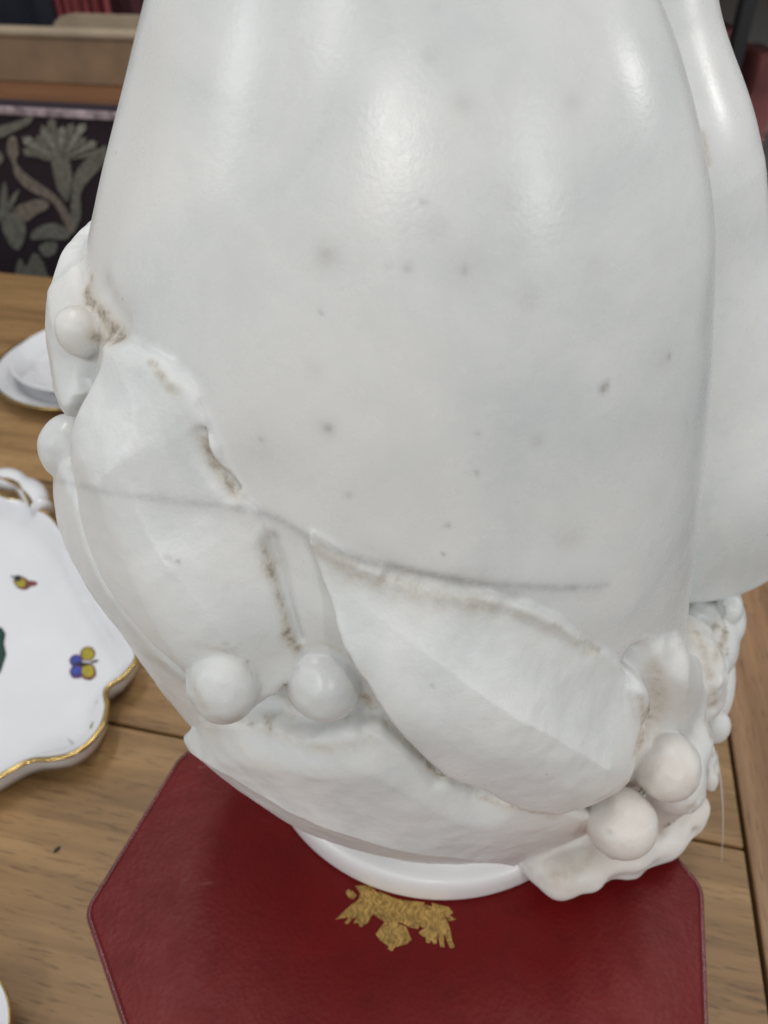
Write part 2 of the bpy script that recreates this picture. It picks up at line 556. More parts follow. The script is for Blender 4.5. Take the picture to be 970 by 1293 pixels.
def poly_sd(Q, poly):
    r = np.full(len(Q), 9.0); ins = np.zeros(len(Q), bool)
    n = len(poly)
    for i in range(n):
        A, B = poly[i], poly[(i + 1) % n]
        r = np.minimum(r, seg_dist(Q, A, B))
        cnd = (A[1] > Q[:, 1]) != (B[1] > Q[:, 1])
        den = B[1] - A[1]
        xi = A[0] + (Q[:, 1] - A[1]) * (B[0] - A[0]) / (den if abs(den) > 1e-12 else 1e-12)
        ins ^= cnd & (Q[:, 0] < xi)
    return np.where(ins, -r, r)


def smin(a, b, k):
    h = np.maximum(k - np.abs(a - b), 0) / k
    return np.minimum(a, b) - h * h * k * .25


def smax(a, b, k): return -smin(-a, -b, k)


nrng = np.random.RandomState(7)
NW = []
for s in (55, 100, 180):
    for _ in range(2):
        v = nrng.normal(size=3); v /= np.linalg.norm(v)
        NW.append((v * s, nrng.rand() * 6.28, (60.0 / s) ** .8))


VTAB = nrng.rand(32, 32, 32).astype(np.float32) * 2 - 1


def vnoise(P, cell):
    q = P / cell + 50.0
    i = np.floor(q).astype(np.int32); f = q - i
    f = f * f * (3 - 2 * f)
    i &= 31; k = (i + 1) & 31
    x0, y0, z0 = i.T; x1, y1, z1 = k.T
    fx, fy, fz = f.T
    a = VTAB[x0, y0, z0] * (1 - fx) + VTAB[x1, y0, z0] * fx
    b_ = VTAB[x0, y1, z0] * (1 - fx) + VTAB[x1, y1, z0] * fx
    c = VTAB[x0, y0, z1] * (1 - fx) + VTAB[x1, y0, z1] * fx
    d = VTAB[x0, y1, z1] * (1 - fx) + VTAB[x1, y1, z1] * fx
    return (a * (1 - fy) + b_ * fy) * (1 - fz) + (c * (1 - fy) + d * fy) * fz


def wob(P):
    r = np.zeros(len(P))
    for v, ph, a in NW: r += a * np.sin(P @ v + ph)
    Q = P @ ROT
    return r * .8 + 1.1 * vnoise(Q, .010) + .6 * vnoise(Q, .0047)


ROT = np.linalg.qr(nrng.normal(size=(3, 3)))[0]
# every leaf: outline, midrib (pixels of the photograph), edge thickness T, swelling dome, rib height, rib width
LEAVES = [
    dict(n='leaf', out=[(126, 424), (160, 432), (205, 468), (240, 512), (260, 562), (292, 618), (318, 652), (338, 700), (352, 745), (374, 818), (366, 856), (330, 884), (262, 880), (235, 848), (192, 812), (145, 758), (116, 705), (98, 640), (90, 560), (89, 490), (97, 440)],
         rib=[(140, 445), (168, 520), (188, 600), (226, 690), (283, 790), (325, 850)], T=.0150, dome=.0030, rh=.0040, rw=.014, e=.0018,
         fade=[(126, 424), (160, 432), (205, 468), (240, 512), (260, 562), (292, 618), (318, 652), (338, 700), (352, 745), (374, 818)], fw=.040, fm=.22),
    dict(n='leaf', out=[(394, 680), (425, 700), (470, 716), (540, 736), (600, 752), (660, 768), (705, 786), (752, 818), (788, 840), (803, 875), (813, 905), (800, 950), (796, 985), (765, 1008), (705, 1030), (655, 1022), (612, 1002), (558, 982), (508, 932), (462, 872), (436, 830), (414, 778), (398, 722)],
         rib=[(440, 755), (494, 794), (548, 833), (627, 883), (697, 927), (765, 968)], T=.0175, dome=.0030, rh=.0050, rw=.012, e=.0018,
         fade=[(394, 680), (470, 716), (540, 736), (600, 752), (660, 768), (705, 786), (752, 818), (788, 840)], fw=.062, fm=.12),
    dict(n='leaf', out=[(229, 938), (234, 922), (252, 912), (290, 912), (330, 920), (372, 934), (430, 930), (480, 932), (540, 965), (600, 1000), (680, 1022), (745, 1030), (750, 1064), (715, 1090), (672, 1110), (600, 1117), (530, 1107), (470, 1092), (402, 1070), (350, 1043), (300, 1007), (250, 986), (230, 958)],
         rib=[(240, 950), (320, 1000), (390, 1038), (479, 1066), (578, 1084), (650, 1094)], T=.0145, dome=.0010, rh=.0026, rw=.012, e=.0024, shift=(0, -.006),
         fade=[(245, 912), (330, 920), (372, 934), (430, 930), (480, 932), (540, 965), (600, 1000)], fw=.020, fm=.72),
    dict(n='leaf', out=[(652, 1078), (700, 1052), (760, 1056), (826, 1034), (862, 1004), (884, 1000), (888, 1020), (872, 1044), (838, 1066), (780, 1098), (724, 1114), (692, 1116), (668, 1100)],
         rib=[(705, 1095), (780, 1078), (850, 1035)], T=.0130, dome=.001, rh=.002, rw=.012, e=.0025),
    dict(n='leaf', out=[(812, 818), (838, 808), (866, 810), (878, 832), (890, 880), (896, 930), (890, 985), (870, 1010), (800, 1015), (790, 940), (806, 880)],
         rib=[(856, 815), (868, 880), (874, 960)], T=.0085, dome=.002, rh=.0025, rw=.008, e=.003,
         fade=[(812, 818), (838, 808), (866, 810)], fw=.02, fm=.3),
    dict(n='leaf', out=[(80, 596), (96, 618), (140, 690), (190, 770), (255, 840), (285, 905), (255, 930)],
         rib=[(92, 645), (128, 705), (172, 780), (225, 850)], T=.0088, dome=.0015, rh=.0016, rw=.006, e=.0022, wrap=-.28),
    dict(n='leaf', out=[(86, 326), (100, 335), (107, 360), (110, 385), (108, 450), (100, 500), (84, 530)],
         rib=[(88, 312), (82, 400), (80, 510)], T=.0080, dome=.001, rh=.0012, rw=.008, e=.0026, wrap=-.28,
         fade=[(104, 300), (108, 325), (115, 385), (112, 450)], fw=.018, fm=.15),
]


def fade_of(lf, q):
    if 'F' not in lf: return np.ones(len(q))
    x = np.clip(line_dist(q, lf['F']) / lf['fw'], 0, 1)
    return lf['fm'] + (1 - lf['fm']) * x * x * (3 - 2 * x)


def line_dist(Q, L):
    r = np.full(len(Q), 9.0)
    for i in range(len(L) - 1): r = np.minimum(r, seg_dist(Q, L[i], L[i + 1]))
    return r


for lf in LEAVES:
    if 'fade' in lf: lf['F'] = uv_of(trace(catmull(lf['fade'], 2, False), body_f, lf['T'] * lf['fm']))

    def lay(px, extra=0.0):
        o_ = np.full(len(px), lf['T'] * .6)
        for _ in range(3):
            hp = trace(px, body_f, o_)
            o_ = (lf['T'] + extra) * fade_of(lf, uv_of(hp))
        return hp, o_
    hp, o_ = lay(catmull(lf['out'], 2, 'wrap' not in lf))
    lf['P'] = uv_of(hp)
    if 'wrap' in lf:      # the leaf runs on round the flank, out of sight
        bk_ = lf['P'][::-1].copy(); bk_[:, 0] = lf['wrap']
        lf['P'] = np.concatenate([lf['P'], bk_])
    if 'shift' in lf: lf['P'][body_f(hp) > o_ + .0004] += np.array(lf['shift'])
    lf['R'] = uv_of(lay(catmull(lf['rib'], 3, False), lf['dome'] + lf['rh'])[0])
    lf['lo'] = lf['P'].min(0) - .012; lf['hi'] = lf['P'].max(0) + .012


def leaf_sd(lf, f, uv, W):
    m = (uv[:, 0] > lf['lo'][0]) & (uv[:, 0] < lf['hi'][0]) & (uv[:, 1] > lf['lo'][1]) & (uv[:, 1] < lf['hi'][1]) & (f < .035)
    r = np.full(len(f), .03)
    if m.any():
        q = uv[m]
        sd = poly_sd(q, lf['P']) + .0010 * W[m]
        din = np.maximum(-sd, 0)
        rd = line_dist(q, lf['R'])
        fd = fade_of(lf, q)
        top = (lf['T'] + lf['dome'] * (1 - np.exp(-din / .012)) + lf['rh'] * np.exp(-(rd / lf['rw']))) * fd + .00027 * W[m]
        r[m] = smax(f[m] - top, sd, lf['e'] * 1.8)
    return r


# carved hollows (positive) and swellings (negative): pixel polyline, depth, width
CARVE = [  # pixel polyline, depth, width, height above the body at which the pixels are read
    ([(84, 470), (82, 540), (87, 610), (99, 670), (116, 716), (147, 768), (192, 822), (232, 858)], .0070, .0036, .013),
    ([(250, 548), (262, 582), (291, 622)], .0026, .0022, .003),
    ([(116, 372), (126, 394), (142, 415)], .0018, .0055, .003),
    ([(338, 690), (352, 740), (372, 812)], .0020, .0030, .003),
    ([(335, 905), (380, 912), (430, 905)], .0060, .0090, .004),
    ([(455, 862), (500, 920), (552, 980)], .0030, .0035, .010),
    ([(440, 745), (520, 765), (600, 775)], .0014, .0110, .004),
    ([(640, 772), (700, 802), (748, 824)], .0014, .0045, .003),
    ([(822, 840), (830, 875), (826, 915)], .0100, .0060, .006),
    ([(800, 930), (816, 905)], .0050, .0040, .006),
    ([(834, 1056), (848, 1044)], .0060, .0035, .014),
    ([(872, 1024), (877, 1020)], .0050, .0035, .014),
    ([(395, 684), (430, 703), (480, 722)], -.0012, .0028, .002),
    ([(320, 922), (380, 940), (430, 934)], -.0016, .0040, .011),
    ([(600, 752), (670, 775), (730, 808)], -.0010, .0030, .002),
    ([(740, 1092), (800, 1078)], .0030, .0050, .014),
]
CARVE = [(uv_of(trace(catmull(pl, 3, False) if len(pl) > 2 else pl, body_f, h_)), d, w) for pl, d, w, h_ in CARVE]


def arm_sd(P):
    chain = [((.072, .388, .505), .042), ((.106, .376, .39), .060), ((.176, .362, .25), .066), ((.184, .362, .13), .068)]
    r = np.full(len(P), 9.0)
    for (A, ra), (B, rb) in zip(chain, chain[1:]):
        A = np.array(A); B = np.array(B); d = B - A
        t = np.clip(((P - A) @ d) / (d @ d), 0, 1)
        r = smin(r, np.sqrt(((P - A - t[:, None] * d) ** 2).sum(1)) - (ra + (rb - ra) * t), .02)
    cut = (.192 + .22 * (P[:, 0] - .17) - P[:, 2]) * .97
    return smax(r, cut, .008)


BERRIES = []      # (centre, radii, id name)
ELL = []


def ell_sd(P, c, r):
    q = (P - c) / r
    k = np.sqrt((q ** 2).sum(1)) + 1e-9
    g = np.sqrt(((q / r) ** 2).sum(1)) / k + 1e-9
    return (k - 1) / g


CHAINS = [  # rounded carved stems that turn over the rim of the cup behind the berries: pixel, pixel radius
    [(846, 838, 22), (858, 885, 26), (864, 935, 32), (850, 988, 36), (805, 1028, 32), (745, 1055, 30)],
    [(684, 1098, 16), (706, 1110, 21), (748, 1098, 22), (795, 1084, 24), (842, 1056, 24), (879, 1022, 20)],
]


def chain_prep(ch):
    p = trace([(x, y) for x, y, _ in ch], body_f, .002)
    r = np.array([c[2] for c in ch]) / FPX * (p[:, 1] * CP + (CAMH - p[:, 2]) * SP)
    return p, r


CHAINS = [chain_prep(c) for c in CHAINS]


def chain_sd(P, ch):
    p, rr = ch
    lo = p.min(0) - rr.max() - .016; hi = p.max(0) + rr.max() + .016
    m = ((P > lo) & (P < hi)).all(1)
    r = np.full(len(P), .03)
    if m.any():
        Q = P[m]; s_ = np.full(len(Q), 9.0)
        for i in range(len(p) - 1):
            d = p[i + 1] - p[i]
            t = np.clip(((Q - p[i]) @ d) / (d @ d), 0, 1)
            s_ = smin(s_, np.sqrt(((Q - p[i] - t[:, None] * d) ** 2).sum(1)) - (rr[i] + (rr[i + 1] - rr[i]) * t), .006)
        r[m] = s_
    return r


def prims(P, with_ell=True):
    f0 = body_f(P)
    uv = uv_of(P)
    W = np.zeros(len(P))
    nr = np.abs(f0) < .03
    if nr.any(): W[nr] = wob(P[nr])
    tor = smin(f0, arm_sd(P), .006) + .00001 * W
    lst = [tor]
    for lf in LEAVES: lst.append(leaf_sd(lf, f0, uv, W))
    for ch in CHAINS: lst.append(chain_sd(P, ch) + .0002 * W)
    if with_ell:
        for ie, (c, r, _) in enumerate(ELL + BERRIES):
            m = (np.abs(P - c) < r + .016).all(1)
            q = np.full(len(P), .03)
            if m.any(): q[m] = ell_sd(P[m], c, r) + (.0016 if ie < len(ELL) else .00045) * W[m]
            lst.append(q)
    return lst, f0, uv


def full(P, with_ell=True, ids=False):
    lst, f0, uv = prims(P, with_ell)
    s = lst[0]
    nl = 1 + len(LEAVES) + len(CHAINS)
    for q in lst[1:1 + len(LEAVES)]: s = smin(s, q, .0032)
    for q in lst[1 + len(LEAVES):nl]: s = smin(s, q, .0085)
    near = f0 < .04
    if near.any():
        g = np.zeros(near.sum()); un = uv[near]
        for L_, d, w in CARVE:
            mm = (np.abs(un - L_.mean(0)) < (np.abs(L_ - L_.mean(0)).max(0) + 3 * w)).all(1)
            if mm.any(): g[mm] += d * np.exp(-(line_dist(un[mm], L_) / w) ** 2)
        s = s.copy(); s[near] += g
    for q in lst[nl:]: s = smin(s, q, .0016)
    if ids: return s, np.argmin(np.stack(lst), 0)
    return s


def add_berry(px, py, rpx, ratio=1.0, sink=.35, depth=None):
    base = lambda Q: full(Q, bool(ELL or BERRIES))
    p = trace([(px, py)], lambda Q: full(Q, False), 0.0)[0] if depth is None else np.array(on_y(px, py, depth))
    dep = p[1] * CP + (CAMH - p[2]) * SP
    r = rpx / FPX * dep
    if depth is None:
        p = trace([(px, py)], lambda Q: full(Q, False), sink * r)[0]
        dep = p[1] * CP + (CAMH - p[2]) * SP
        r = rpx / FPX * dep
    BERRIES.append((p, np.array([r, r, r * ratio]), 'berry'))


# far carved leaves under the arm, seen at the right edge of the torso
def add_ell(px, py, depth, r):
    ELL.append((np.array(on_y(px, py, depth)), np.array(r), 'leaf'))


add_ell(882, 800, .300, (.020, .030, .026))
add_ell(910, 776, .305, (.012, .020, .016))
add_ell(891, 862, .296, (.012, .026, .036))
add_ell(882, 962, .262, (.0065, .016, .014))
add_ell(904, 812, .300, (.009, .016, .012))
add_ell(898, 890, .285, (.007, .014, .012))
add_ell(917, 762, .300, (.008, .012, .010))
add_ell(860, 850, .262, (.020, .030, .030))
for b_ in [(100, 419, 31, 1.1, .25), (91, 565, 39, 1.1, -.3), (284, 861, 46, 1.26, -.22), (409, 858, 49, 1.14, -.02), (842, 967, 43, 1.0, .30), (785, 1039, 44, .97, .46)]:
    add_berry(*b_[:3], ratio=b_[3], sink=b_[4])
for b_ in [(902, 917, 19, 1.35, .262), (888, 886, 15, 1.25, .275), (905, 852, 13, 1.5, .283), (919, 778, 11, 1.2, .294)]:
    add_berry(*b_[:3], ratio=b_[3], depth=b_[4])

# --- polygonise with surface nets on a sparse grid
GS = 0.0013
NB = 8
org = np.array([-.20, .135, .094])
dims = np.ceil((np.array([.275, .455, .625]) - org) / (GS * NB)).astype(int)
ci = np.stack(np.meshgrid(*[np.arange(d) for d in dims], indexing='ij'), -1).reshape(-1, 3)
cc = org + (ci + .5) * GS * NB
cs = full(cc)
fine = (dims * NB).astype(int)
S = np.repeat(np.repeat(np.repeat(cs.reshape(dims).astype(np.float32), NB, 0), NB, 1), NB, 2)
act = ci[np.abs(cs) < .0125]
off = np.stack(np.meshgrid(*[np.arange(NB)] * 3, indexing='ij'), -1).reshape(-1, 3)
for k in range(0, len(act), 1500):
    idx = (act[k:k + 1500, None, :] * NB + off[None]).reshape(-1, 3)
    S[idx[:, 0], idx[:, 1], idx[:, 2]] = full(org + idx * GS)
neg = S < 0
cells = np.zeros(tuple(fine - 1), bool)
c8 = [neg[i:fine[0] - 1 + i, j:fine[1] - 1 + j, k:fine[2] - 1 + k] for i in (0, 1) for j in (0, 1) for k in (0, 1)]
anyn = c8[0].copy(); alln = c8[0].copy()
for c in c8[1:]: anyn |= c; alln &= c
cells = anyn & ~alln
del anyn, alln, c8
CI = np.argwhere(cells)
vid = np.full(cells.shape, -1, np.int32)
vid[cells] = np.arange(len(CI))
acc = np.zeros((len(CI), 3)); cnt = np.zeros(len(CI))
corner = lambda o: S[CI[:, 0] + o[0], CI[:, 1] + o[1], CI[:, 2] + o[2]]
for ax in range(3):
    for b1 in (0, 1):
        for b2 in (0, 1):
            o0 = [0, 0, 0]; oth = [k for k in range(3) if k != ax]
            o0[oth[0]] = b1; o0[oth[1]] = b2
            o1 = list(o0); o1[ax] = 1
            s0, s1 = corner(o0), corner(o1)
            m = (s0 < 0) != (s1 < 0)
            t = s0[m] / (s0[m] - s1[m])
            p = np.tile(np.array(o0, float), (m.sum(), 1)); p[:, ax] = t
            acc[m] += p; cnt[m] += 1
VV = org + (CI + acc / cnt[:, None]) * GS


s_ = full(VV)
g = np.zeros_like(VV)
for k in range(3):
    d_ = np.zeros(3); d_[k] = .0009
    g[:, k] = (full(VV + d_) - s_) / .0009
VV -= np.clip(s_ / np.maximum((g ** 2).sum(1), .3), -GS * .6, GS * .6)[:, None] * g
lst_, _, _ = prims(VV)
VID = np.argmin(np.stack(lst_), 0)
VN = g / (np.linalg.norm(g, axis=1)[:, None] + 1e-12)
quads = []
for ax in range(3):
    sl0 = [slice(None)] * 3; sl1 = [slice(None)] * 3
    sl0[ax] = slice(0, -1); sl1[ax] = slice(1, None)
    ch = neg[tuple(sl0)] != neg[tuple(sl1)]
    E_ = np.argwhere(ch)
    a1, a2 = (ax + 1) % 3, (ax + 2) % 3
    ok = (E_[:, a1] > 0) & (E_[:, a2] > 0) & (E_[:, a1] < cells.shape[a1]) & (E_[:, a2] < cells.shape[a2]) & (E_[:, ax] < cells.shape[ax])
    E_ = E_[ok]
    q = []
    for d1, d2 in ((-1, -1), (0, -1), (0, 0), (-1, 0)):
        c = E_.copy(); c[:, a1] += d1; c[:, a2] += d2
        q.append(vid[c[:, 0], c[:, 1], c[:, 2]])
    q = np.stack(q, 1)
    inside0 = neg[E_[:, 0], E_[:, 1], E_[:, 2]]
    q[~inside0] = q[~inside0][:, ::-1]
    quads.append(q)
quads = np.concatenate(quads)
quads = quads[(quads >= 0).all(1)]
del S, neg, cells, vid

# --- stains: pixel polylines laid on the finished surface
STAIN = [  # channel, polyline, width m, strength
    (1, [(60, 604), (105, 614), (135, 621), (200, 630), (255, 636), (300, 641)], .0013, .24),
    (1, [(300, 641), (350, 655), (395, 682), (440, 700), (500, 716), (560, 728), (620, 737), (690, 742), (725, 742)], .0015, .33), (1, [(725, 742), (768, 739)], .0013, .20),
    (1, [(200, 633), (300, 643), (400, 690), (500, 720), (600, 738), (700, 743), (755, 741)], .0045, .13),
    (1, [(395, 688), (450, 708), (520, 722), (600, 738), (650, 752)], .0016, .30),
    (0, [(110, 368), (116, 352)], .0020, .60), (0, [(112, 380), (128, 395), (140, 412), (152, 424)], .0030, .62),
    (0, [(120, 425), (140, 432), (158, 428)], .0022, .55),
    (0, [(192, 458), (212, 486), (222, 492)], .0016, .45),
    (0, [(258, 552), (268, 580), (284, 603), (300, 625)], .0022, .55),
    (0, [(330, 692), (345, 728), (358, 770), (368, 808), (372, 815)], .0019, .40), (0, [(362, 800), (374, 818)], .0022, .55),
    (0, [(250, 815), (270, 818), (300, 828), (315, 845)], .0011, .25),
    (0, [(380, 815), (405, 812), (430, 822)], .0011, .22),
    (0, [(462, 880), (468, 890)], .0034, .55), (0, [(480, 905), (510, 935), (556, 978)], .0022, .34), (0, [(540, 965), (560, 980)], .0014, .6),
    (0, [(335, 905), (342, 918)], .0012, .55), (0, [(325, 890), (345, 905)], .0022, .25),
    (0, [(600, 1005), (660, 1022), (700, 1028)], .0012, .28),
    (0, [(735, 818), (752, 822)], .0030, .30), (0, [(700, 790), (745, 815)], .0014, .30),
    (0, [(560, 755), (640, 772), (690, 790)], .0050, .16), (0, [(450, 720), (520, 745), (600, 765)], .0080, .14),
    (0, [(826, 840), (832, 880), (826, 905), (818, 918)], .0040, .30), (0, [(816, 905), (820, 890)], .0022, .85),
    (0, [(805, 945), (812, 925)], .0025, .45), (0, [(798, 992), (815, 996)], .0022, .40),
    (0, [(835, 1052), (846, 1040)], .0030, .40), (0, [(870, 1020), (876, 1016)], .0026, .42),
    (0, [(700, 1105), (730, 1098), (745, 1085)], .0030, .22), (0, [(740, 1040), (748, 1075)], .0024, .20),
    (0, [(880, 800), (874, 790), (892, 830), (898, 862), (903, 890)], .0034, .34),
    (0, [(888, 172), (894, 205)], .0022, .38),
    (0, [(300, 905), (350, 925), (420, 945), (470, 930)], .0030, .20), (0, [(240, 850), (262, 900), (300, 912)], .0022, .25), (0, [(360, 880), (372, 900)], .0030, .25), (0, [(455, 850), (440, 905)], .0026, .25),
    (0, [(560, 985), (640, 1016), (700, 1032)], .0024, .22), (0, [(808, 880), (812, 905), (802, 950)], .0018, .4), (0, [(335, 690), (350, 705), (340, 720)], .0040, .22),
    (0, [(400, 690), (430, 712), (470, 730), (520, 742)], .0035, .20), (0, [(640, 1100), (690, 1112), (720, 1120)], .0035, .16), (0, [(755, 1010), (790, 990), (800, 975)], .0026, .25), (0, [(870, 985), (890, 1000)], .003, .3),
    (0, [(905, 790), (915, 800), (905, 830)], .003, .5), (0, [(890, 905), (898, 930)], .0025, .4),
    (2, [(842, 967), (785, 1039), (720, 1110), (850, 1050), (890, 1015)], .030, .80),
    (2, [(100, 400), (120, 350), (95, 420), (140, 410)], .014, .45),
    (2, [(285, 840), (410, 840)], .012, .22), (2, [(890, 800), (900, 900)], .020, .35), (2, [(850, 860), (825, 880)], .016, .35),
    (2, [(195, 60), (190, 100), (170, 200), (140, 270)], .012, .30), (2, [(85, 565), (70, 620)], .012, .2),
]
SPOTS = [(762, 491, .0015, .85), (767, 484, .0010, .7), (414, 541, .0016, .55), (414, 541, .0040, .22), (412, 324, .0024, .40), (412, 324, .005, .22), (515, 338, .0014, .40), (492, 336, .0008, .4),
         (586, 342, .0011, .5), (590, 335, .0060, .22), (550, 285, .0035, .22), (584, 132, .0026, .30), (542, 72, .0020, .22), (722, 130, .0030, .26), (665, 380, .0040, .2), (678, 557, .0024, .34), (720, 680, .0055, .25),
         (845, 450, .0011, .6), (838, 455, .004, .2), (603, 548, .0007, .6), (602, 598, .0009, .55), (565, 663, .0011, .5), (560, 700, .0008, .6), (535, 255, .0009, .5), (405, 394, .0008, .5),
         (330, 570, .0080, .18), (330, 555, .0010, .4), (440, 625, .0012, .3), (225, 710, .0010, .6), (212, 704, .0007, .7), (830, 625, .006, .14), (640, 250, .005, .14), (750, 340, .004, .15), (398, 466, .003, .15),
         (285, 814, .0007, .8), (296, 820, .0007, .7), (312, 835, .0008, .8), (318, 850, .0006, .7), (316, 915, .0009, .9), (372, 812, .0009, .9), (820, 905, .0012, .9), (812, 935, .0010, .8), (545, 865, .0006, .7), (502, 730, .0007, .6), (755, 820, .0010, .7), (865, 1010, .0008, .8), (800, 993, .0007, .9), (808, 994, .0007, .9), (770, 1050, .0011, .4), (830, 945, .0025, .2), (862, 770, .0007, .6)]
STN = np.zeros((len(VV), 4))
STN[:, 3] = np.clip(.5 + (lst_[0] - np.min(np.stack(lst_[1:1 + len(LEAVES) + len(CHAINS)]), 0)) / .006, 0, 1)
fs = lambda Q: full(Q)
for chn, pl, w, st in STAIN:
    L3 = trace(catmull(pl, 4, False) if len(pl) > 2 else pl, fs, 0.0)
    m = ((VV > L3.min(0) - 3 * w) & (VV < L3.max(0) + 3 * w)).all(1)
    if m.any():
        v = min(.95, st * (1.3 if chn == 0 else 1.0)) * np.exp(-(line_dist(VV[m], L3) / w) ** 2)
        STN[m, chn] = 1 - (1 - STN[m, chn]) * (1 - v)
sp3 = trace([(a, b_) for a, b_, _, _ in SPOTS], fs, 0.0)
for (a, b_, w, st), p in zip(SPOTS, sp3):
    m = (np.abs(VV - p) < 3 * w).all(1)
    if m.any():
        v = st * (.62 if w > .002 else .9) * np.exp(-((VV[m] - p) ** 2).sum(1) / w ** 2)
        ch = 1
        STN[m, ch] = 1 - (1 - STN[m, ch]) * (1 - v * .8)
        STN[m, 0] = 1 - (1 - STN[m, 0]) * (1 - v * .35)

bust = empty('marble_bust', (.03, .29, BZ))
tag(bust, 'white marble bust seen from behind, carved with leaves and berries, on round socle', 'bust')
BO = np.array([.03, .29, BZ])
names = ['torso'] + [l['n'] for l in LEAVES] + ['leaf'] * len(CHAINS) + [e[2] for e in ELL] + [b_[2] for b_ in BERRIES]
fid = VID[quads]
NLV, NCH = len(LEAVES), len(CHAINS)
remap = np.arange(len(names)); remap[4] = 1 + NLV + 1; remap[5] = 1 + NLV    # a leaf and its rolled rim are one leaf
fid = remap[fid]
fo = np.sort(fid, 1)[:, 1]        # a face goes to the part most of its corners belong to
for pid, nm in enumerate(names):
    fq = quads[fo == pid]
    if len(fq) < 8: continue
    used, inv = np.unique(fq, return_inverse=True)
    inv = inv.reshape(fq.shape)
    me = bpy.data.meshes.new(nm)
    me.vertices.add(len(used)); me.vertices.foreach_set('co', (VV[used] - BO).astype(np.float32).ravel())
    me.loops.add(inv.size); me.loops.foreach_set('vertex_index', inv.astype(np.int32).ravel())
    me.polygons.add(len(inv)); me.polygons.foreach_set('loop_start', np.arange(0, inv.size, 4, dtype=np.int32))
    me.update(calc_edges=True)
    me.polygons.foreach_set('use_smooth', [True] * len(inv))
    at = me.attributes.new('stain', 'FLOAT_COLOR', 'POINT')
    at.data.foreach_set('color', STN[used].astype(np.float32).ravel())
    me.normals_split_custom_set_from_vertices(VN[used].tolist())
    me.materials.append(M_marble)
    o = bpy.data.objects.new(nm, me)
    COL.objects.link(o); o.parent = bust

# socle
prof = [(.0, .0005), (.1035, .0005), (.1062, .002), (.1072, .005), (.1074, .011), (.1068, .017), (.1045, .0205), (.098, .0218), (.082, .0225), (.066, .0235), (.058, .026), (.056, .030), (.0, .030)]
pv = catmull(prof[2:-1], 5, False)
v, f = lathe([prof[0], prof[1]] + [tuple(p) for p in pv] + [prof[-1]], 128)
v = [(x, y if y < 0 else y * .80, z) for x, y, z in v]
M_socle = simple('socle_marble', (.84, .835, .83), rough=.28, noise=.02, nscale=20, bump=.05, bscale=500)
so = mesh_obj('socle', v, f, M_socle, bust, smooth=True)
so.location = (.002, .004, 0)

# ------------------------------------------------------------------ nylon thread hanging from the carving
tt = on_y(904, 950, .262); tb = on_z(911, 1088, .03)
th_e = []
for k in range(9):
    t = k / 8
    th_e.append(tt.lerp(tb, t) + Vector((.0012 * math.sin(t * 3.1), 0, .004 * math.sin(t * math.pi))))
verts, faces = [], []
for k, p in enumerate(th_e):
    r = .0009 * (1 - .80 * k / 8)
    for j in range(8):
        a = j * math.pi / 4
        verts.append((p.x + r * math.cos(a) - tt.x, p.y + r * math.sin(a) - tt.y, p.z - tt.z))
for k in range(8):
    for j in range(8):
        faces.append((k * 8 + j, k * 8 + (j + 1) % 8, (k + 1) * 8 + (j + 1) % 8, (k + 1) * 8 + j))
M_thread = simple('nylon', (.75, .72, .68), rough=.25)
M_thread.node_tree.nodes['Principled BSDF'].inputs['Transmission Weight'].default_value = .25
tag(mesh_obj('nylon_thread', verts, faces, M_thread, smooth=True, loc=tt), 'thin pale thread hanging from the carved leaves beside the red box', 'thread')

# ------------------------------------------------------------------ scalloped porcelain dish
rimz = .026
out_px = [(176, 832), (158, 856), (137, 871), (139, 893), (132, 918), (113, 942), (88, 957), (62, 962), (38, 964), (12, 977)]
dish_pts = [on_z(x, y, rimz) for x, y in out_px]
rest = [(-.300, .262), (-.345, .235), (-.385, .252), (-.43, .235), (-.475, .275), (-.52, .29), (-.54, .34), (-.59, .37), (-.60, .43), (-.645, .48), (-.62, .53), (-.63, .60), (-.575, .625), (-.55, .67), (-.49, .662), (-.445, .655)]
back_px = [(6, 626), (30, 630), (48, 641), (68, 652), (95, 688), (125, 740), (154, 790), (172, 815)]
outl = [np.array((p.x, p.y)) for p in dish_pts] + [np.array(p) for p in rest] + [np.array(on_z(x, y, rimz)[:2]) for x, y in back_px]
outl = [np.array(p) for p in catmull(outl, 5)]
dc = np.array((-.40, .45))
n = len(outl)
# outward normals
O_ = np.array(outl)
tan = np.roll(O_, -1, 0) - np.roll(O_, 1, 0)
nor = np.stack([tan[:, 1], -tan[:, 0]], 1); nor /= np.linalg.norm(nor, axis=1)[:, None]
if ((O_ - dc) * nor).sum(1).mean() < 0: nor = -nor
smooth_in = O_.copy()
for _ in range(40): smooth_in = (np.roll(smooth_in, 1, 0) + smooth_in * 2 + np.roll(smooth_in, -1, 0)) / 4
nors = nor.copy()
for _ in range(40): nors = (np.roll(nors, 1, 0) + nors * 2 + np.roll(nors, -1, 0)) / 4
nors /= np.linalg.norm(nors, axis=1)[:, None]


def ring(w, d, z):   # w: blend from the scalloped outline to the smoothed one; d: inset
    base = O_ * (1 - w) + smooth_in * w
    nn = nor * (1 - w) + nors * w
    return [(p[0] - q[0] * d - dc[0], p[1] - q[1] * d - dc[1], z) for p, q in zip(base, nn)]


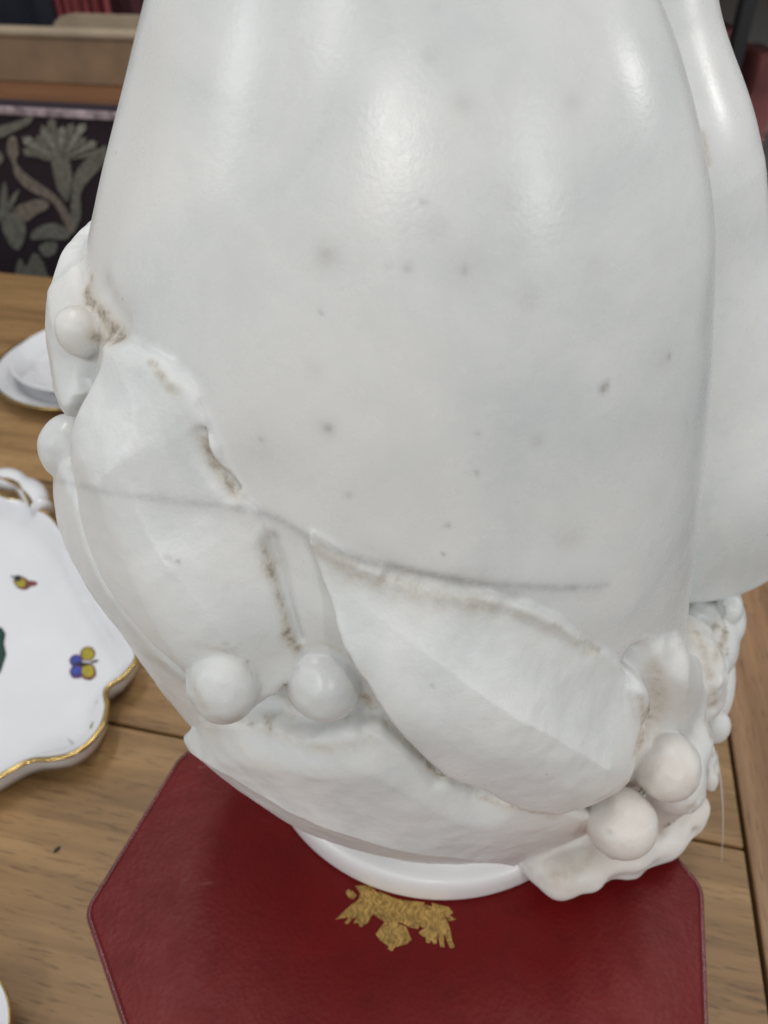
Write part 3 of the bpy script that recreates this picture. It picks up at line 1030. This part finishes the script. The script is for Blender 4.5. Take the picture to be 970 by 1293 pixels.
def ring_mesh(rings, cap0=None, cap1=None):
    verts, faces = [], []
    for r in rings: verts += r
    for k in range(len(rings) - 1):
        for i in range(n):
            j = (i + 1) % n
            faces.append((k * n + i, k * n + j, (k + 1) * n + j, (k + 1) * n + i))
    if cap0 is not None:
        verts.append(cap0); c = len(verts) - 1
        faces += [((i + 1) % n, i, c) for i in range(n)]
    if cap1 is not None:
        b0 = (len(rings) - 1) * n
        verts.append(cap1); c = len(verts) - 1
        faces += [(b0 + i, b0 + (i + 1) % n, c) for i in range(n)]
    return verts, faces


dish = empty('porcelain_dish', (dc[0], dc[1], 0))
tag(dish, 'white scalloped porcelain dish with gilt rim and painted insects left of the bust', 'dish')
rings = [ring(1, .05, .0008), ring(1, .032, .0008), ring(.6, .014, .0022), ring(.15, .006, .0075), ring(0, .0026, .016), ring(0, .0012, .0225), ring(0, .0006, .0256), ring(0, .0012, .0272), ring(0, .0032, .0272),
         ring(.1, .0055, .0252), ring(.35, .010, .0195), ring(.7, .016, .0110), ring(.9, .021, .0066), ring(1, .027, .0054), ring(1, .04, .005)]
v, f = ring_mesh(rings, (0, 0, .0008), (0, 0, .0048))
do = mesh_obj('bowl', v, f, M_porcelain, dish, smooth=True)
gr = [ring(0, .0002, .0254), ring(0, -.0003, .0264), ring(0, .0008, .0278), ring(0, .0028, .0278), ring(.08, .0038, .0270)]
v, f = ring_mesh(gr)
mesh_obj('gilt_rim', v, f, M_giltrim, dish, smooth=True)
hpx = [(-58, 622), (-40, 608), (-15, 612), (-2, 604), (22, 608), (42, 622), (52, 642)]
hpts = [np.array(on_z(x, y, .028)) - np.array((dc[0], dc[1], 0)) for x, y in hpx]
hpts = catmull(hpts, 4, False)
verts, faces = [], []
for k, p in enumerate(hpts):
    r = .0115 * (.75 + .35 * abs(math.sin(k * .55)))
    tn = hpts[min(k + 1, len(hpts) - 1)] - hpts[max(k - 1, 0)]; tn /= np.linalg.norm(tn)
    sd_ = np.cross(tn, (0, 0, 1)); sd_ /= np.linalg.norm(sd_)
    for j in range(12):
        a = j * math.pi / 6
        verts.append(tuple(p + sd_ * r * math.cos(a) + np.array((0, 0, 1)) * r * math.sin(a) * .9))
for k in range(len(hpts) - 1):
    for j in range(12): faces.append((k * 12 + j, k * 12 + (j + 1) % 12, (k + 1) * 12 + (j + 1) % 12, (k + 1) * 12 + j))
faces += [tuple(range(11, -1, -1)), tuple(range(len(verts) - 12, len(verts)))]
mesh_obj('scroll_handle', verts, faces, M_porcelain, dish, smooth=True)
verts, faces = [], []
for k, p in enumerate(hpts):
    r = .0026
    tn = hpts[min(k + 1, len(hpts) - 1)] - hpts[max(k - 1, 0)]; tn /= np.linalg.norm(tn)
    sd_ = np.cross(tn, (0, 0, 1)); sd_ /= np.linalg.norm(sd_)
    for j in range(8):
        a = j * math.pi / 4
        verts.append(tuple(p + sd_ * (.0072 + r * math.cos(a)) + np.array((0, 0, 1)) * (.0062 + r * math.sin(a) * .9)))
for k in range(len(hpts) - 1):
    for j in range(8): faces.append((k * 8 + j, k * 8 + (j + 1) % 8, (k + 1) * 8 + (j + 1) % 8, (k + 1) * 8 + j))
mesh_obj('handle_gilding', verts, faces, M_giltrim, dish, smooth=True)
PZ = .0056


def painted(name, parent, blobs, z=PZ, base=None):
    """thin painted motif, one mesh of several coloured patches"""
    bmx = bmesh.new()
    mats = []
    for k, (poly, mat) in enumerate(blobs):
        if mat not in mats: mats.append(mat)
        pts = [on_z(x, y, z) for x, y in poly]
        c = base
        hi_ = [bmx.verts.new((p.x - c[0], p.y - c[1], z + .00015 * k)) for p in pts]
        fc = bmx.faces.new(hi_); fc.material_index = mats.index(mat)
        ret = bmesh.ops.extrude_face_region(bmx, geom=[fc])
        for g_ in ret['geom']:
            if isinstance(g_, bmesh.types.BMVert): g_.co.z -= .0002 + .00015 * k
    o = bm_obj(name, bmx, mats[0], parent)
    for mt in mats[1:]: o.data.materials.append(mt)
    return o


def blob(cx, cy, rx, ry, rot=0, n=14, wig=.12):
    r_ = random.Random(int(cx * 7 + cy * 3))
    out = []
    for i in range(n):
        a = 2 * math.pi * i / n
        k = 1 + wig * (r_.random() - .5)
        x, y = rx * math.cos(a) * k, ry * math.sin(a) * k
        out.append((cx + x * math.cos(rot) - y * math.sin(rot), cy + x * math.sin(rot) + y * math.cos(rot)))
    return out


def paint(name, c): return simple(name, c, rough=.15, noise=.35, nscale=380)


P_yel = paint('paint_yellow', (.36, .30, .035)); P_blue = paint('paint_blue', (.045, .07, .32)); P_vio = paint('paint_violet', (.13, .05, .14)); P_dk = paint('paint_dark', (.03, .028, .03)); P_grn = paint('paint_green', (.015, .05, .035)); P_red = paint('paint_red', (.17, .05, .045)); P_mos = paint('paint_moss', (.20, .20, .07))
zc = lambda x, y: (x * 180 / 776, 700 + y * 300 / 1293)
zb = lambda cx, cy, rx, ry, rot=0: blob(*zc(cx, cy), rx * .232, ry * .232, rot)
painted('painted_butterfly', dish, [(zb(478, 540, 42, 40, -.5), P_red), (zb(482, 640, 44, 44, .4), P_red), (zb(415, 580, 36, 36), P_vio), (zb(418, 640, 38, 36), P_vio), (zb(478, 542, 33, 33, -.5), P_yel), (zb(480, 638, 34, 34, .4), P_yel), (zb(414, 580, 28, 26), P_blue), (zb(416, 638, 28, 26), P_blue), (zb(450, 600, 46, 8), P_dk), (zb(515, 585, 22, 3, -.3), P_dk)], base=dc)
painted('painted_fly', dish, [(zb(120, 155, 48, 34, .5), P_red), (zb(165, 158, 40, 14, 0), P_red), (zb(112, 155, 30, 26, .4), P_yel), (zb(98, 132, 20, 18), P_dk), (zb(75, 125, 18, 3, .5), P_dk)], base=dc)
painted('painted_leaf', dish, [([(-42, 800), (-20, 790), (2, 792), (7, 800), (5, 812), (8, 826), (4, 838), (1, 848), (-8, 856), (-20, 880), (-40, 900), (-60, 880), (-50, 840)], P_grn), ([(-30, 810), (-4, 812), (-6, 830), (-30, 860)], P_mos)], base=dc)
painted('painted_sprig', dish, [(zb(538, 808, 16, 14), P_mos)], z=.0160, base=dc)
painted('painted_sprig', dish, [(zb(505, 925, 26, 8, -1.0), P_mos)], z=.0150, base=dc)

# ------------------------------------------------------------------ round plate behind, and the corner of another
def plate(name, c, R, label, deep=1.0, gilt=True):
    e = empty(name, c)
    e.scale = (1, 1, deep)
    tag(e, label, 'plate')
    pr = [(0, .001), (R * .62, .001), (R * .64, .004), (R * .80, .010), (R * .97, .023), (R * .995, .0255), (R, .027), (R * .99, .0280), (R * .955, .0268), (R * .82, .0175), (R * .74, .0095), (R * .66, .0070), (R * .5, .0065), (0, .0062)]
    v, f = lathe([tuple(p) for p in catmull(pr, 4, False)], 128)
    mesh_obj('bowl', v, f, M_porcelain, e, smooth=True)
    if not gilt: return e
    gp = [(R * .992, .0245), (R * 1.004, .0268), (R * .992, .0286), (R * .972, .0280)]
    v, f = lathe([tuple(p) for p in catmull(gp, 3, False)], 128)
    mesh_obj('gilt_rim', v, f, M_giltrim, e, smooth=True)
    return e


pc = on_z(118, 455, .02)
plate('round_saucer', (pc.x, pc.y, 0), .124, 'round white saucer under the bowl behind the bust at left', .75, True)
plate('round_bowl', (pc.x + .004, pc.y + .006, .0052), .106, 'round white porcelain bowl stacked on the saucer at left', .95, False)
pc = on_z(-104, 1330, .027)
plate('small_plate', (pc.x, pc.y, 0), .046, 'pale plate edge in the bottom left corner of the table')

# small dark knot lying in the wood
kp = on_z(72, 1073, 0)
v, f = lathe([(0, .0008), (.0012, .0007), (.0024, .0003), (.0027, 0)], 16, 1.0, .55)
tag(mesh_obj('dark_crumb', v, f, simple('crumb', (.03, .022, .018), rough=.7, noise=.3), smooth=True, loc=(kp.x, kp.y, .0002), rz=.9), 'small dark fleck on the oak table left of the red box', 'fleck')

# ------------------------------------------------------------------ background
M_floor = simple('dark_floor', (.05, .045, .042), rough=.6, noise=.3, nscale=6)
fl = mesh_obj('floor', [(-4, -3, -.75), (4, -3, -.75), (4, 5, -.75), (-4, 5, -.75)], [(0, 1, 2, 3)], M_floor)
fl['kind'] = 'structure'

# upholstered chair across the table
CH = 1.36
chO = on_y(60, 250, CH)
ch = empty('upholstered_chair', (chO.x, chO.y, -.75), TABLE_ANG)
tag(ch, 'chair upholstered in dark floral fabric behind the far table edge', 'chair')
M_fab = simple('aubergine_fabric', (.013, .005, .011), rough=.9, noise=.35, nscale=300, bump=.5, bscale=900)
M_mot = simple('grey_green_weave', (.125, .122, .102), rough=.9, noise=.45, nscale=180, bump=.5, bscale=900)
M_mot2 = simple('brown_grey_weave', (.155, .13, .108), rough=.9, noise=.45, nscale=180, bump=.5, bscale=900)
M_pink = simple('pinkish_braid', (.30, .24, .26), rough=.9, noise=.6, nscale=60, bump=.5, bscale=700)
M_chw = wood_material('chair_wood', (.09, .04, .02), (.14, .065, .03), (.19, .09, .045))
ca, sa = math.cos(TABLE_ANG), math.sin(TABLE_ANG)


def chair_local(x, y):            # pixel -> (along, up) on the chair back's front plane
    d = ray(x, y)
    nx, ny = -sa, ca
    t = (chO.x * nx + chO.y * ny) / (d[0] * nx + d[1] * ny)
    p = np.array([0, 0, CAMH]) + d * t
    return ((p[0] - chO.x) * ca + (p[1] - chO.y) * sa, p[2] + .75)


topL = chair_local(20, 133)[1]
bm = box_bm(.52, .05, topL - .46, 0, .026, (topL + .46) / 2, bev=.012, seg=3)
bm_obj('backrest', bm, M_fab, ch, smooth=False)
bm_obj('braid', box_bm(.50, .006, .012, 0, -.001, topL - .008, bev=.002), M_pink, ch)
bm_obj('seat', box_bm(.50, .48, .09, 0, -.22, .42, bev=.02, seg=3), M_fab, ch)
for sx in (-1, 1):
    bm_obj('stile', box_bm(.03, .045, topL - .01, sx * .277, .03, (topL - .01) / 2 + .0, bev=.005), M_chw, ch)
    bm_obj('leg', box_bm(.045, .045, .37, sx * .22, -.42, .186, bev=.005), M_chw, ch)
zf = lambda pts: [(x * 140 / 670, 110 + y * 270 / 1293) for x, y in pts]
motifs = [
    ('flower_motif', [(170, 262), (195, 232), (230, 240), (250, 200), (300, 205), (325, 178), (360, 195), (400, 168), (440, 195), (480, 185), (500, 222), (570, 245), (540, 300), (500, 320), (480, 360), (450, 395), (415, 425), (330, 445), (280, 470), (240, 450), (190, 432), (185, 380), (165, 340)], M_mot),
    ('calyx_motif', [(322, 440), (410, 430), (435, 500), (437, 580), (410, 690), (360, 630), (330, 540)], M_mot),
    ('tendril_motif', [(62, 300), (98, 310), (115, 400), (100, 455), (160, 530), (260, 600), (370, 690), (450, 840), (425, 880), (330, 705), (180, 620), (100, 540), (80, 460), (45, 385)], M_mot2),
    ('leaf_motif', [(640, 350), (600, 380), (540, 420), (470, 500), (440, 600), (432, 800), (452, 870), (490, 780), (490, 640), (560, 540), (640, 450)], M_mot),
    ('leaf_motif', [(80, 740), (180, 690), (270, 680), (295, 730), (220, 770), (150, 815)], M_mot2),
    ('leaf_motif', [(190, 890), (235, 845), (330, 825), (425, 880), (400, 920), (300, 915), (205, 920)], M_mot),
    ('petal_motif', [(20, 765), (100, 760), (150, 800), (155, 900), (115, 985), (60, 945), (20, 860)], M_mot),
    ('petal_motif', [(0, 740), (10, 640), (30, 570), (48, 640), (45, 700), (90, 640), (120, 625), (80, 720), (20, 800), (-30, 820)], M_mot),
    ('bud_motif', [(90, 1160), (120, 1040), (160, 1090), (205, 1005), (260, 1060), (290, 1140), (330, 1235), (100, 1225)], M_mot),
    ('bud_motif', [(240, 960), (300, 935), (350, 950), (330, 1010), (270, 1020)], M_mot),
    ('leaf_motif', [(-40, 250), (80, 212), (205, 168), (180, 222), (100, 262), (-40, 320)], M_mot),
    ('leaf_motif', [(-60, 75), (100, 92), (225, 130), (205, 168), (80, 150), (-60, 130)], M_pink),
    ('leaf_motif', [(-50, 360), (0, 390), (22, 430), (0, 470), (-60, 450)], M_mot2),
    ('leaf_motif', [(-300, 300), (-200, 250), (-150, 400), (-220, 600), (-290, 500)], M_mot),
    ('flower_motif', [(-330, 760), (-250, 700), (-150, 740), (-110, 860), (-180, 960), (-300, 930)], M_mot),
    ('leaf_motif', [(700, 500), (780, 420), (840, 520), (760, 760), (690, 820)], M_mot),
    ('flower_motif', [(760, 250), (900, 220), (1000, 320), (960, 450), (820, 430)], M_mot),
]
M_mot3 = simple('pale_grey_weave', (.19, .185, .16), rough=.9, noise=.5, nscale=160, bump=.5, bscale=900)
for k in range(11):
    a = math.radians(196 + k * 15.2)
    ln = 235 + 35 * math.sin(k * 2.1)
    ux, uy = math.cos(a), math.sin(a)
    px_, py_ = -uy, ux
    c0 = (372, 445)
    pt = lambda r, w_: (c0[0] + ux * r + px_ * w_, c0[1] + uy * r + py_ * w_)
    motifs.append(('petal_motif', [pt(60, -3), pt(ln * .7, -20), pt(ln * .93, -26), pt(ln * .97, -8), pt(ln * 1.04, 0), pt(ln * .97, 9), pt(ln * .92, 25), pt(ln * .7, 15), pt(60, 3)], M_mot3 if k % 2 else M_mot))
motifs[0] = ('flower_motif', [(200, 330), (260, 280), (330, 260), (420, 262), (490, 300), (500, 340), (450, 395), (415, 430), (330, 445), (270, 440), (215, 400)], M_mot)
for mi, (nm, poly, mt) in enumerate(motifs):
    pts = [np.array(chair_local(x, y)) for x, y in zf(poly)]
    pts = catmull(pts, 3)
    bmx = bmesh.new()
    fr = [bmx.verts.new((max(-.255, min(.255, p[0])), -.0016 - .0003 * (mi > 16) - .0002 * (mi % 3), min(p[1], topL - .004))) for p in pts]
    bk = [bmx.verts.new((w_.co.x, .0025, w_.co.z)) for w_ in fr]
    m_ = len(fr)
    bmx.faces.new(fr)
    for i in range(m_): bmx.faces.new((fr[i], bk[i], bk[(i + 1) % m_], fr[(i + 1) % m_]))
    bm_obj(nm, bmx, mt, ch)

# cabinet with a wooden tray on it, cloths behind
ldg = on_y(70, 134, 1.56)
cab = empty('orange_wood_cabinet', (ldg.x - .1, 1.56, -.75), TABLE_ANG)
tag(cab, 'orange brown wooden cabinet top just above the floral chair', 'cabinet')
M_orange = wood_material('orange_wood', (.14, .06, .025), (.20, .09, .04), (.25, .12, .055))
ctop = ldg.z + .75
bm_obj('top', box_bm(1.3, .62, .03, 0, .31, ctop - .015, bev=.004), M_orange, cab)
bm_obj('carcass', box_bm(1.24, .56, ctop - .034, 0, .32, (ctop - .034) / 2), M_orange, cab)
M_tan = simple('tan_card', (.22, .14, .082), rough=.65, noise=.18, nscale=14)
M_tan2 = simple('pale_tan_edge', (.36, .285, .20), rough=.55, noise=.15, nscale=14)
fb = on_y(10, 112, 1.80)
tray = empty('wooden_tray', (fb.x, 1.80, ctop - .75 + .0005), TABLE_ANG)
tag(tray, 'tan wooden tray with rounded ends on the orange cabinet', 'tray')
H1 = on_y(60, 46, 1.80).z - (ctop - .75)
bm_obj('front_board', box_bm(.62, .016, H1, .29, 0, H1 / 2, bev=.003), M_tan, tray)
bm_obj('front_edge', box_bm(.64, .034, .018, .29, .004, H1 + .0095, bev=.008, seg=3), M_tan2, tray)
H2 = on_y(60, 16, 1.93).z - (ctop - .75)
bb = [(.05, 0), (.62, 0), (.62, H2)] + [(.10 - .05 * math.sin(a), H2 - .05 + .05 * math.cos(a)) for a in [0, .4, .8, 1.2, 1.57]]
bmx = bmesh.new()
fr = [bmx.verts.new((x, .125, z)) for x, z in bb]; bk = [bmx.verts.new((x, .145, z)) for x, z in bb]
bmx.faces.new(fr); bmx.faces.new(bk[::-1])
for i in range(len(fr)): bmx.faces.new((fr[i], bk[i], bk[(i + 1) % len(fr)], fr[(i + 1) % len(fr)]))
bm_obj('back_board', bmx, M_tan2, tray)
bm_obj('floor_board', box_bm(.60, .112, .008, .29, .066, .006), M_tan, tray)


def cloth(name, px0, px1, Y, zb_, zt, mat, label, cat):
    a, b_ = on_y(px0, 10, Y), on_y(px1, 10, Y)
    verts, faces = [], []
    nx, nz = 40, 12
    for i in range(nx + 1):
        for k in range(nz + 1):
            x = a.x + (b_.x - a.x) * i / nx
            z = zb_ + (zt - zb_) * k / nz
            verts.append((x - a.x, .03 * math.sin(i * .9 + k * .15) + .012 * math.sin(i * 2.3), z - zb_))
    for i in range(nx):
        for k in range(nz):
            q = i * (nz + 1) + k
            faces.append((q, q + nz + 1, q + nz + 2, q + 1))
    o = mesh_obj(name, verts, faces, mat, smooth=True, loc=(a.x, Y, zb_))
    sm = o.modifiers.new('thick', 'SOLIDIFY'); sm.thickness = .012
    return tag(o, label, cat)


cloth('navy_curtain', -320, 69, 2.45, -.75, 1.6, simple('navy_cloth', (.010, .012, .022), rough=.9, noise=.3), 'dark navy hanging cloth in the top left corner', 'cloth')
cloth('red_curtain', 68, 138, 2.5, -.75, 1.6, simple('red_cloth', (.26, .055, .06), rough=.8, noise=.25), 'muted red hanging cloth above the tan tray', 'cloth')
cloth('maroon_curtain', 140, 420, 2.56, -.75, 1.6, simple('maroon_cloth', (.075, .02, .028), rough=.85, noise=.25), 'dark maroon cloth beside the red one', 'cloth')

# display cabinet at the right, black posts and red boxes behind glass
DY = 1.55
dp = on_y(935, 40, DY)
dc_ = empty('display_cabinet', (dp.x, DY, -.75))
tag(dc_, 'glass display cabinet with black posts and a red box at upper right', 'cabinet')
M_blk = simple('black_metal', (.012, .012, .014), rough=.35, noise=.2)
M_taupe = simple('taupe_panel', (.42, .38, .34), rough=.6, noise=.2, nscale=5)
M_redbox = simple('red_card', (.42, .12, .12), rough=.45, noise=.4, nscale=9)
M_grey = simple('grey_shelf', (.30, .29, .30), rough=.35, noise=.2)
M_glass = simple('cabinet_glass', (.9, .95, .95), rough=.0)
gb = M_glass.node_tree.nodes['Principled BSDF']; gb.inputs['Transmission Weight'].default_value = 1.0; gb.inputs['IOR'].default_value = 1.05
bm_obj('post', box_bm(.024, .03, 2.0, 0, 0, 1.0, bev=.003), M_blk, dc_)
p2 = on_y(964, 170, DY).x - dp.x
bm_obj('post', box_bm(.026, .03, 2.0, p2 + .055, 0, 1.0, bev=.003), M_blk, dc_)
bm_obj('back_panel', box_bm(1.3, .02, 2.0, .5, .42, 1.0), M_taupe, dc_)
bm_obj('side_panel', box_bm(.02, .40, 2.0, -.14, .215, 1.0), M_taupe, dc_)
for zz_ in (.42, .80, 1.12, 1.42):
    bm_obj('shelf', box_bm(1.2, .38, .02, .48, .22, zz_, bev=.003), M_grey, dc_)
bm_obj('pane', box_bm(p2 + .055 - .028, .004, 1.98, (p2 + .055) / 2, .0, 1.0), M_glass, dc_)
r0 = on_y(952, 100, DY + .12)
for k, (dx, w_, h_) in enumerate(((-.075, .05, .17), (.035, .036, .24), (.12, .05, .2))):
    o = bm_obj('red_box', box_bm(w_, .14, h_, 0, 0, h_ / 2, bev=.004), M_redbox, None)
    o.location = (dp.x + dx, DY + .16 + .01 * k, -.75 + .8105)
    tag(o, ['short red box left of the black cabinet post', 'tall red box right of the first black cabinet post', 'red box at the far right inside the display cabinet'][k], 'box', 'red boxes in the display cabinet')
